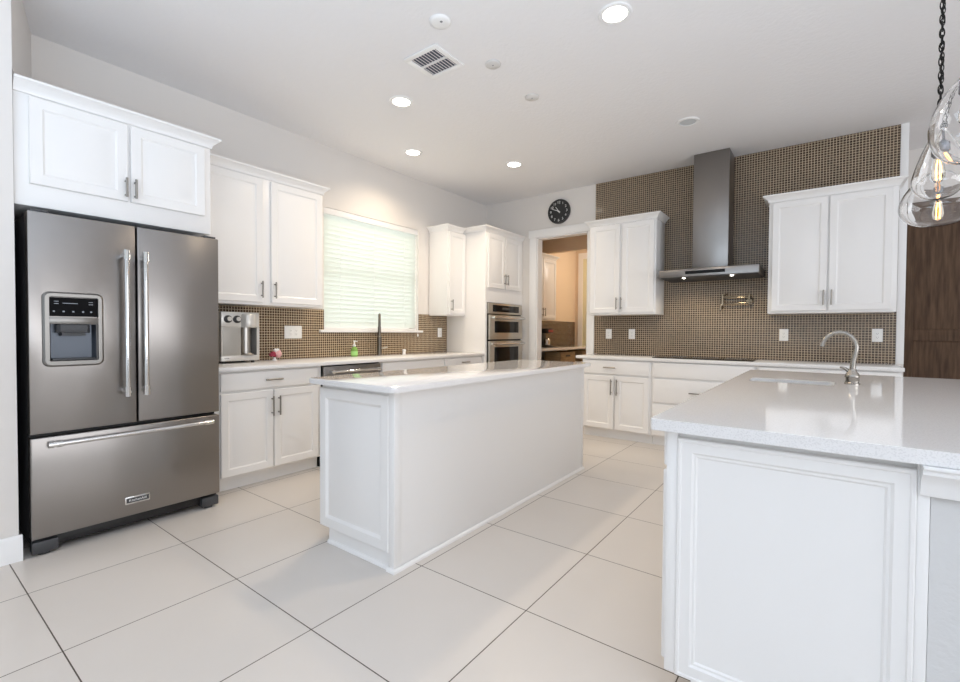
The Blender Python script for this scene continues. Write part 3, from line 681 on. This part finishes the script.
# countertop water machine
wm = thing('water_dispenser', 'silver countertop water machine with two dials beside the refrigerator', 'water dispenser', (-3.745, 1.655, CT), HR)
b_ = MB()
b_.box(0.0, 0.300, 0.0, 0.22, 0.018, 0.062, 0.004).box(0.0, 0.300, 0.0, 0.22, 0.288, 0.408, 0.006).box(0.0, 0.148, 0.0, 0.22, 0.062, 0.288).box(0.148, 0.300, 0.12, 0.22, 0.062, 0.288).box(0.278, 0.300, 0.0, 0.12, 0.062, 0.288)
b_.build('body', M_silver, wm)
MB().box(0.012, 0.145, -0.0025, 0.0, 0.066, 0.285, 0.001).build('front_plate', mat('grey_plate', rgb(170, 168, 164), 0.4, 0.3), wm)
for x in (0.048, 0.118):
    d = MB().lathe([(0.030, 0.001), (0.030, 0.012), (0.024, 0.016), (0, 0.016)], (x, 0, 0.350), 'y', 28).build('dial', M_dark, wm)
    MB().lathe([(0.017, 0.016), (0.017, 0.022), (0, 0.022)], (x+0.006, 0, 0.352), 'y', 24).build('dial_cap', M_silver, d)
MB().lathe([(0.0, 0.286), (0.060, 0.286), (0.063, 0.294), (0.063, 0.385), (0.056, 0.395), (0, 0.395)], (0.213, 0.020, 0), seg=32).build('chrome_head', M_silver, wm)
MB().lathe([(0.0, 0.070), (0.044, 0.070), (0.044, 0.288), (0, 0.288)], (0.212, 0.060, 0), seg=28).build('column', M_brush, wm)
MB().lathe([(0.0, 0.062), (0.050, 0.062), (0.052, 0.070), (0.046, 0.076), (0, 0.074)], (0.212, 0.030, 0), seg=28).build('drip_tray', M_brush, wm)
for x in (0.03, 0.258):
    for y in (0.03, 0.19): MB().cyl((x, y, 0), (x, y, 0.02), 0.014, 12).build('foot', M_dark, wm)
MB().tube([(0.022+0.0032*k, -0.0012, 0.041+0.004*math.sin(k*1.6)) for k in range(12)], 0.0016, 6).build('logo_mark', M_char, wm)

# outlets
def outlet(label, loc, rotz, wd=0.075, h=0.118, gangs=1, group='white wall outlets'):
    t = thing('wall_outlet', label, 'outlet', loc, rotz, group)
    MB().box(-wd/2, wd/2, -0.006, -0.0005, -h/2, h/2, 0.002).build('cover_plate', M_outlet, t)
    for g in range(gangs):
        cx = (g-(gangs-1)/2)*0.056
        o = MB().box(cx-0.017, cx+0.017, -0.009, -0.006, -0.034, 0.034, 0.001).build('socket', M_outlet, t)
        s = MB()
        for z in (-0.018, 0.016):
            for x in (-0.006, 0.006): s.box(cx+x-0.001, cx+x+0.001, -0.0094, -0.009, z-0.004, z+0.005)
            s.box(cx-0.002, cx+0.002, -0.0094, -0.009, z-0.011, z-0.008)
        s.build('slot', M_slot, o)
    return t
outlet('wide white double outlet on the mosaic beneath the left wall cabinet', (-3.992, 2.405, 1.153), HR, 0.175, 0.118, 2)
outlet('white outlet on the mosaic right of the window, near the oven tower', (-3.992, 4.455, 1.152), HR)
outlet('white outlet on the back mosaic nearest the doorway', (-2.125, 5.472, 1.150), 0)
outlet('white outlet on the back mosaic, second from the doorway', (-1.842, 5.472, 1.150), 0)
outlet('white outlet under the right wall cabinet, left of the faucet spout', (-0.330, 5.472, 1.153), 0)
outlet('white outlet under the right wall cabinet, right of the faucet', (0.375, 5.472, 1.156), 0)

# clock
ck = thing('wall_clock', 'round black wall clock with white numerals above the doorway', 'clock', (-2.813, 5.479, 2.743))
MB().lathe([(0, 0), (0.156, 0), (0.160, 0.010), (0.158, 0.028), (0.150, 0.032), (0.146, 0.026), (0, 0.026)], (0, 0, 0), 'y', 48).build('case', mat('clock_case', rgb(46, 46, 46), 0.4), ck)
fc = MB().lathe([(0, 0.0265), (0.145, 0.0265), (0.145, 0.028), (0, 0.028)], (0, 0, 0), 'y', 48).build('dial', mat('clock_face', rgb(40, 41, 42), 0.5), ck)
for k in range(1, 13):
    a = 2*PI*k/12
    text(str(k), 0.046, (0.115*math.sin(a), -0.0285, 0.115*math.cos(a)), (PI/2, 0, 0), M_paper, fc, 'numeral')
def hand(ang, L, wd, y):
    c, s = math.cos(ang), math.sin(ang)
    def P(u, v, yy): return (u*c + v*s, yy, -u*s + v*c)
    q = MB(); q.hexa([P(-wd, -0.025, y), P(wd, -0.025, y), P(wd*0.5, L, y), P(-wd*0.5, L, y), P(-wd, -0.025, y-0.0015), P(wd, -0.025, y-0.0015), P(wd*0.5, L, y-0.0015), P(-wd*0.5, L, y-0.0015)])
    q.build('hand', M_paper, ck, smooth=False)
hand(math.radians(325), 0.075, 0.006, -0.030); hand(math.radians(294), 0.108, 0.0045, -0.0325)
MB().lathe([(0, 0.026), (0.009, 0.026), (0.009, 0.037), (0, 0.037)], (0, 0, 0), 'y', 16).build('pin', M_paper, ck)

# ================================================================== CEILING THINGS
def downlight(label, x, y, on=True, energy=50):
    t = thing('ceiling_light', label, 'ceiling light', (x, y, CZ), 0, 'recessed ceiling lights')
    MB().lathe([(0.066, -0.004), (0.070, -0.010), (0.090, -0.008), (0.096, -0.001), (0.066, -0.001)], seg=40).build('trim_ring', M_trim, t)
    MB().lathe([(0, -0.006), (0.067, -0.006), (0.067, -0.002), (0, -0.002)], seg=36).build('lens', M_lens_on if on else M_lens_off, t)
    if on:
        l_ = bpy.data.lights.new('downlight_lamp', 'SPOT'); l_.energy = energy; l_.color = (1.0, 0.81, 0.58); l_.spot_size = math.radians(150); l_.spot_blend = 0.9; l_.shadow_soft_size = 0.07
        o = bpy.data.objects.new('downlight_lamp', l_); o.location = (0, 0, -0.03); o.parent = t; COL.objects.link(o)
downlight('lit recessed ceiling light at the top edge, largest of the lit ones', -1.002, 2.617)
downlight('lit recessed ceiling light nearest the square air vent', -2.750, 2.60)
downlight('lit recessed ceiling light closest to the window', -3.424, 3.402)
downlight('lit recessed ceiling light farthest back, above the clock', -2.767, 4.296)
downlight('unlit recessed ceiling light in front of the range hood chimney', -0.990, 4.325, False)
vt = thing('ceiling_vent', 'square white slatted air vent in the ceiling', 'vent', (-2.17, 2.355, CZ))
v_ = MB()
v_.box(-0.148, 0.148, -0.148, -0.112, -0.010, -0.001, 0.002).box(-0.148, 0.148, 0.112, 0.148, -0.010, -0.001, 0.002).box(-0.148, -0.112, -0.112, 0.112, -0.010, -0.001, 0.002).box(0.112, 0.148, -0.112, 0.112, -0.010, -0.001, 0.002).box(-0.112, 0.112, -0.008, 0.008, -0.009, -0.001)
v_.build('frame', M_trim, vt)
v_ = MB()
for k in range(9):
    x = -0.100+k*0.025
    v_.hexa([(x+0.003, -0.112, -0.009), (x+0.008, -0.112, -0.009), (x+0.008, 0.112, -0.009), (x+0.003, 0.112, -0.009), (x-0.007, -0.112, -0.002), (x-0.003, -0.112, -0.002), (x-0.003, 0.112, -0.002), (x-0.007, 0.112, -0.002)])
v_.build('slats', M_trim, vt, smooth=False)
MB().box(-0.112, 0.112, -0.112, 0.112, -0.0018, -0.0008).build('duct_shade', mat('duct_shade_grey', rgb(84, 90, 104), 0.7), vt, smooth=False)  # flat dark sheet on the solid ceiling, painted as shade behind the slats
sd = thing('smoke_detector', 'round white smoke detector on the ceiling, just in front of the square air vent', 'smoke detector', (-1.861, 2.070, CZ))
MB().lathe([(0, -0.016), (0.045, -0.016), (0.058, -0.012), (0.064, -0.005), (0.065, -0.001), (0, -0.001)], seg=36).build('body', M_trim, sd)
MB().lathe([(0, -0.0175), (0.008, -0.0175), (0.009, -0.015), (0, -0.015)], (0.018, -0.01, 0), seg=14).build('button', M_grey, sd)
M_disc = mat('disc_cover', rgb(214, 212, 210), 0.6)
for lab, x, y in (('small white round cover plate on the ceiling, right beside the air vent', -1.862, 2.615), ('small white round cover plate on the ceiling, between vent and unlit light', -1.872, 3.16)):
    t = thing('ceiling_cover', lab, 'cover plate', (x, y, CZ), 0, 'round ceiling cover plates')
    MB().lathe([(0, -0.010), (0.048, -0.010), (0.054, -0.006), (0.056, -0.001), (0, -0.001)], seg=36).build('plate', M_disc, t)
    MB().lathe([(0, -0.0115), (0.005, -0.0115), (0.005, -0.009), (0, -0.009)], seg=10).build('screw', M_grey, t)

# glass pendants over the peninsula
M_socket = mat('socket_metal', rgb(120, 122, 128), 0.25, 1.0)
def pendant(label, x, y, z, Rr, H, fb, pw, ex, zb):
    t = thing('pendant_light', label, 'pendant light', (x, y, z), 0, 'glass pendants over the peninsula')
    prof = [(0.0, 0.0)]
    for k in range(1, 12):                    # rounded bottom
        a = PI/2*k/11; prof.append((Rr*math.sin(a)**0.85, fb*H*(1-math.cos(a))))
    for k in range(1, 20):                    # egg or teardrop shoulder up to the neck
        q = k/19; prof.append((max(Rr*(1-q**pw)**ex, 0.012), H*(fb+(1-fb)*q)))
    inner = [(max(r-0.0035, 0), h+0.0035*(1-2*min(1, h/H))) for r, h in prof]
    g = MB(); g.lathe(prof + list(reversed(inner)), seg=48)
    g.build('glass_shade', M_glass, t, angle=60)
    MB().lathe([(0, H-0.004), (0.016, H-0.003), (0.020, H+0.006), (0.016, H+0.018), (0.006, H+0.030), (0, H+0.030)], seg=20).build('cap', M_iron, t)
    MB().lathe([(0, zb-0.02), (0.016, zb-0.02), (0.024, zb-0.01), (0.024, zb+0.03), (0.010, zb+0.04), (0.006, zb+0.05), (0.006, H-0.008), (0, H-0.008)], seg=20).build('socket', M_socket, t)
    b = MB().lathe([(0, zb-0.125), (0.012, zb-0.122), (0.021, zb-0.105), (0.023, zb-0.085), (0.018, zb-0.050), (0.013, zb-0.02), (0.013, zb)], seg=24).build('bulb', M_bulb, t, angle=60)
    f = MB()
    for k in range(4):
        a = PI/2*k+0.4; dx, dy = 0.008*math.cos(a), 0.008*math.sin(a)
        f.tube([(dx*0.4, dy*0.4, zb-0.03), (dx, dy, zb-0.06), (dx*0.9, dy*0.9, zb-0.112)], 0.0012, 6)
    f.build('filament', M_fil, b)
    ch = MB(); z0 = H+0.027; top = CZ-z-0.02; L = 0.036; k = 0
    while z0 < top:
        pts = []
        for q in range(12):
            a = 2*PI*q/12; px, pz = 0.0076*math.cos(a), (0.5*L+0.003)*math.sin(a)
            pts.append((px, 0, z0+L/2+pz) if k % 2 == 0 else (0, px, z0+L/2+pz))
        ch.tube(pts, 0.0024, 6, closed=True); z0 += L*0.82; k += 1
    ch.build('chain', M_iron, t)
    MB().lathe([(0, CZ-z-0.028), (0.010, CZ-z-0.028), (0.055, CZ-z-0.014), (0.060, CZ-z-0.001), (0, CZ-z-0.001)], seg=28).build('canopy', M_iron, t)
pendant('clear glass pendant on black chain, front and highest in the photo', 0.3676, 2.213, 1.743, 0.096, 0.300, 0.40, 1.8, 0.75, 0.245)
pendant('clear glass pendant on black chain, middle of the three', 0.374, 2.756, 1.747, 0.088, 0.300, 0.28, 1.1, 0.65, 0.195)
pendant('widest clear glass pendant, lowest and rearmost of the three', 0.460, 3.370, 1.735, 0.157, 0.300, 0.35, 1.8, 0.75, 0.150)

# ================================================================== PANTRY THROUGH THE DOORWAY
upper('pantry_cabinet', 'white wall cabinet inside the pantry seen through the doorway', (-3.735, 6.20, 1.37), HR, 0.95, 0.31, 1.02,
      [(0.02, 0.468, 0.44), (0.482, 0.93, 0.51)], crown=[(0, 0.31), (0, 0), (0.95, 0), (0.95, 0.31)], group='pantry furniture')
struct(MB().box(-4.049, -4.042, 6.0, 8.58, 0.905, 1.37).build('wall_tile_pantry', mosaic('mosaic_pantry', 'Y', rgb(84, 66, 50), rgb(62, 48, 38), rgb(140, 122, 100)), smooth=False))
pc = thing('pantry_counter', 'pantry base unit with pale counter and open cubby, beyond the doorway', 'cabinet', (-3.46, 6.0, 0), HR, 'pantry furniture')
p_ = MB(); p_.box(0, 2.58, 0, 0.575, 0.0, 0.64).box(0, 2.58, 0.555, 0.575, 0.64, 0.873).box(0, 0.02, 0, 0.555, 0.64, 0.873).box(2.56, 2.58, 0, 0.555, 0.64, 0.873); p_.build('body', M_white, pc, smooth=False)
MB().box(-0.01, 2.59, -0.03, 0.58, 0.8735, 0.905, 0.003).build('counter_top', M_quartz, pc)
for y, d_, lab, m_ in ((6.9, 0.55, 'brown woven basket in the pantry cubby', M_crate), (7.75, 0.5, 'pale wooden crate in the pantry cubby beside the basket', M_crate)):
    t = thing('storage_crate', lab, 'crate', (-3.50, y, 0.641), HR, None)
    q = MB(); q.box(0, d_, 0, 0.015, 0, 0.19).box(0, d_, 0.285, 0.30, 0, 0.19).box(0, 0.015, 0.015, 0.285, 0, 0.19).box(d_-0.015, d_, 0.015, 0.285, 0, 0.19).box(0.015, d_-0.015, 0.015, 0.285, 0, 0.015)
    q.build('box', m_, t, smooth=False)
    MB().box(d_*0.35, d_*0.65, -0.003, 0, 0.11, 0.14).build('label_holder', M_char, t)
cm = thing('coffee_maker', 'small dark and chrome coffee maker on the pantry counter', 'coffee maker', (-3.72, 6.86, CT), HR)
MB().box(0, 0.20, 0.14, 0.26, 0, 0.32, 0.01).box(0, 0.20, 0, 0.14, 0.24, 0.32, 0.01).box(0, 0.20, 0, 0.14, 0, 0.03, 0.006).build('body', M_dark, cm)
MB().lathe([(0, 0.031), (0.05, 0.031), (0.058, 0.06), (0.055, 0.13), (0.04, 0.15), (0, 0.15)], (0.10, 0.07, 0), seg=24).build('carafe', M_chrome, cm)
MB().box(0.02, 0.18, -0.004, 0, 0.26, 0.30).build('panel', mat('red_panel', rgb(150, 40, 30), 0.3), cm)
l_ = bpy.data.lights.new('pantry_lamp', 'POINT'); l_.energy = 22; l_.color = (1.0, 0.90, 0.78); l_.shadow_soft_size = 0.12
pl = thing('pantry_ceiling_light', 'flush ceiling light inside the pantry', 'ceiling light', (-2.75, 7.85, 2.80))
MB().lathe([(0, -0.07), (0.10, -0.06), (0.14, -0.03), (0.15, -0.001), (0, -0.001)], seg=32).build('shade', emis('pantry_shade', (1, 0.8, 0.55, 1), 3), pl)
o = bpy.data.objects.new('pantry_lamp', l_); o.location = (0, 0, -0.34); o.parent = pl; COL.objects.link(o)
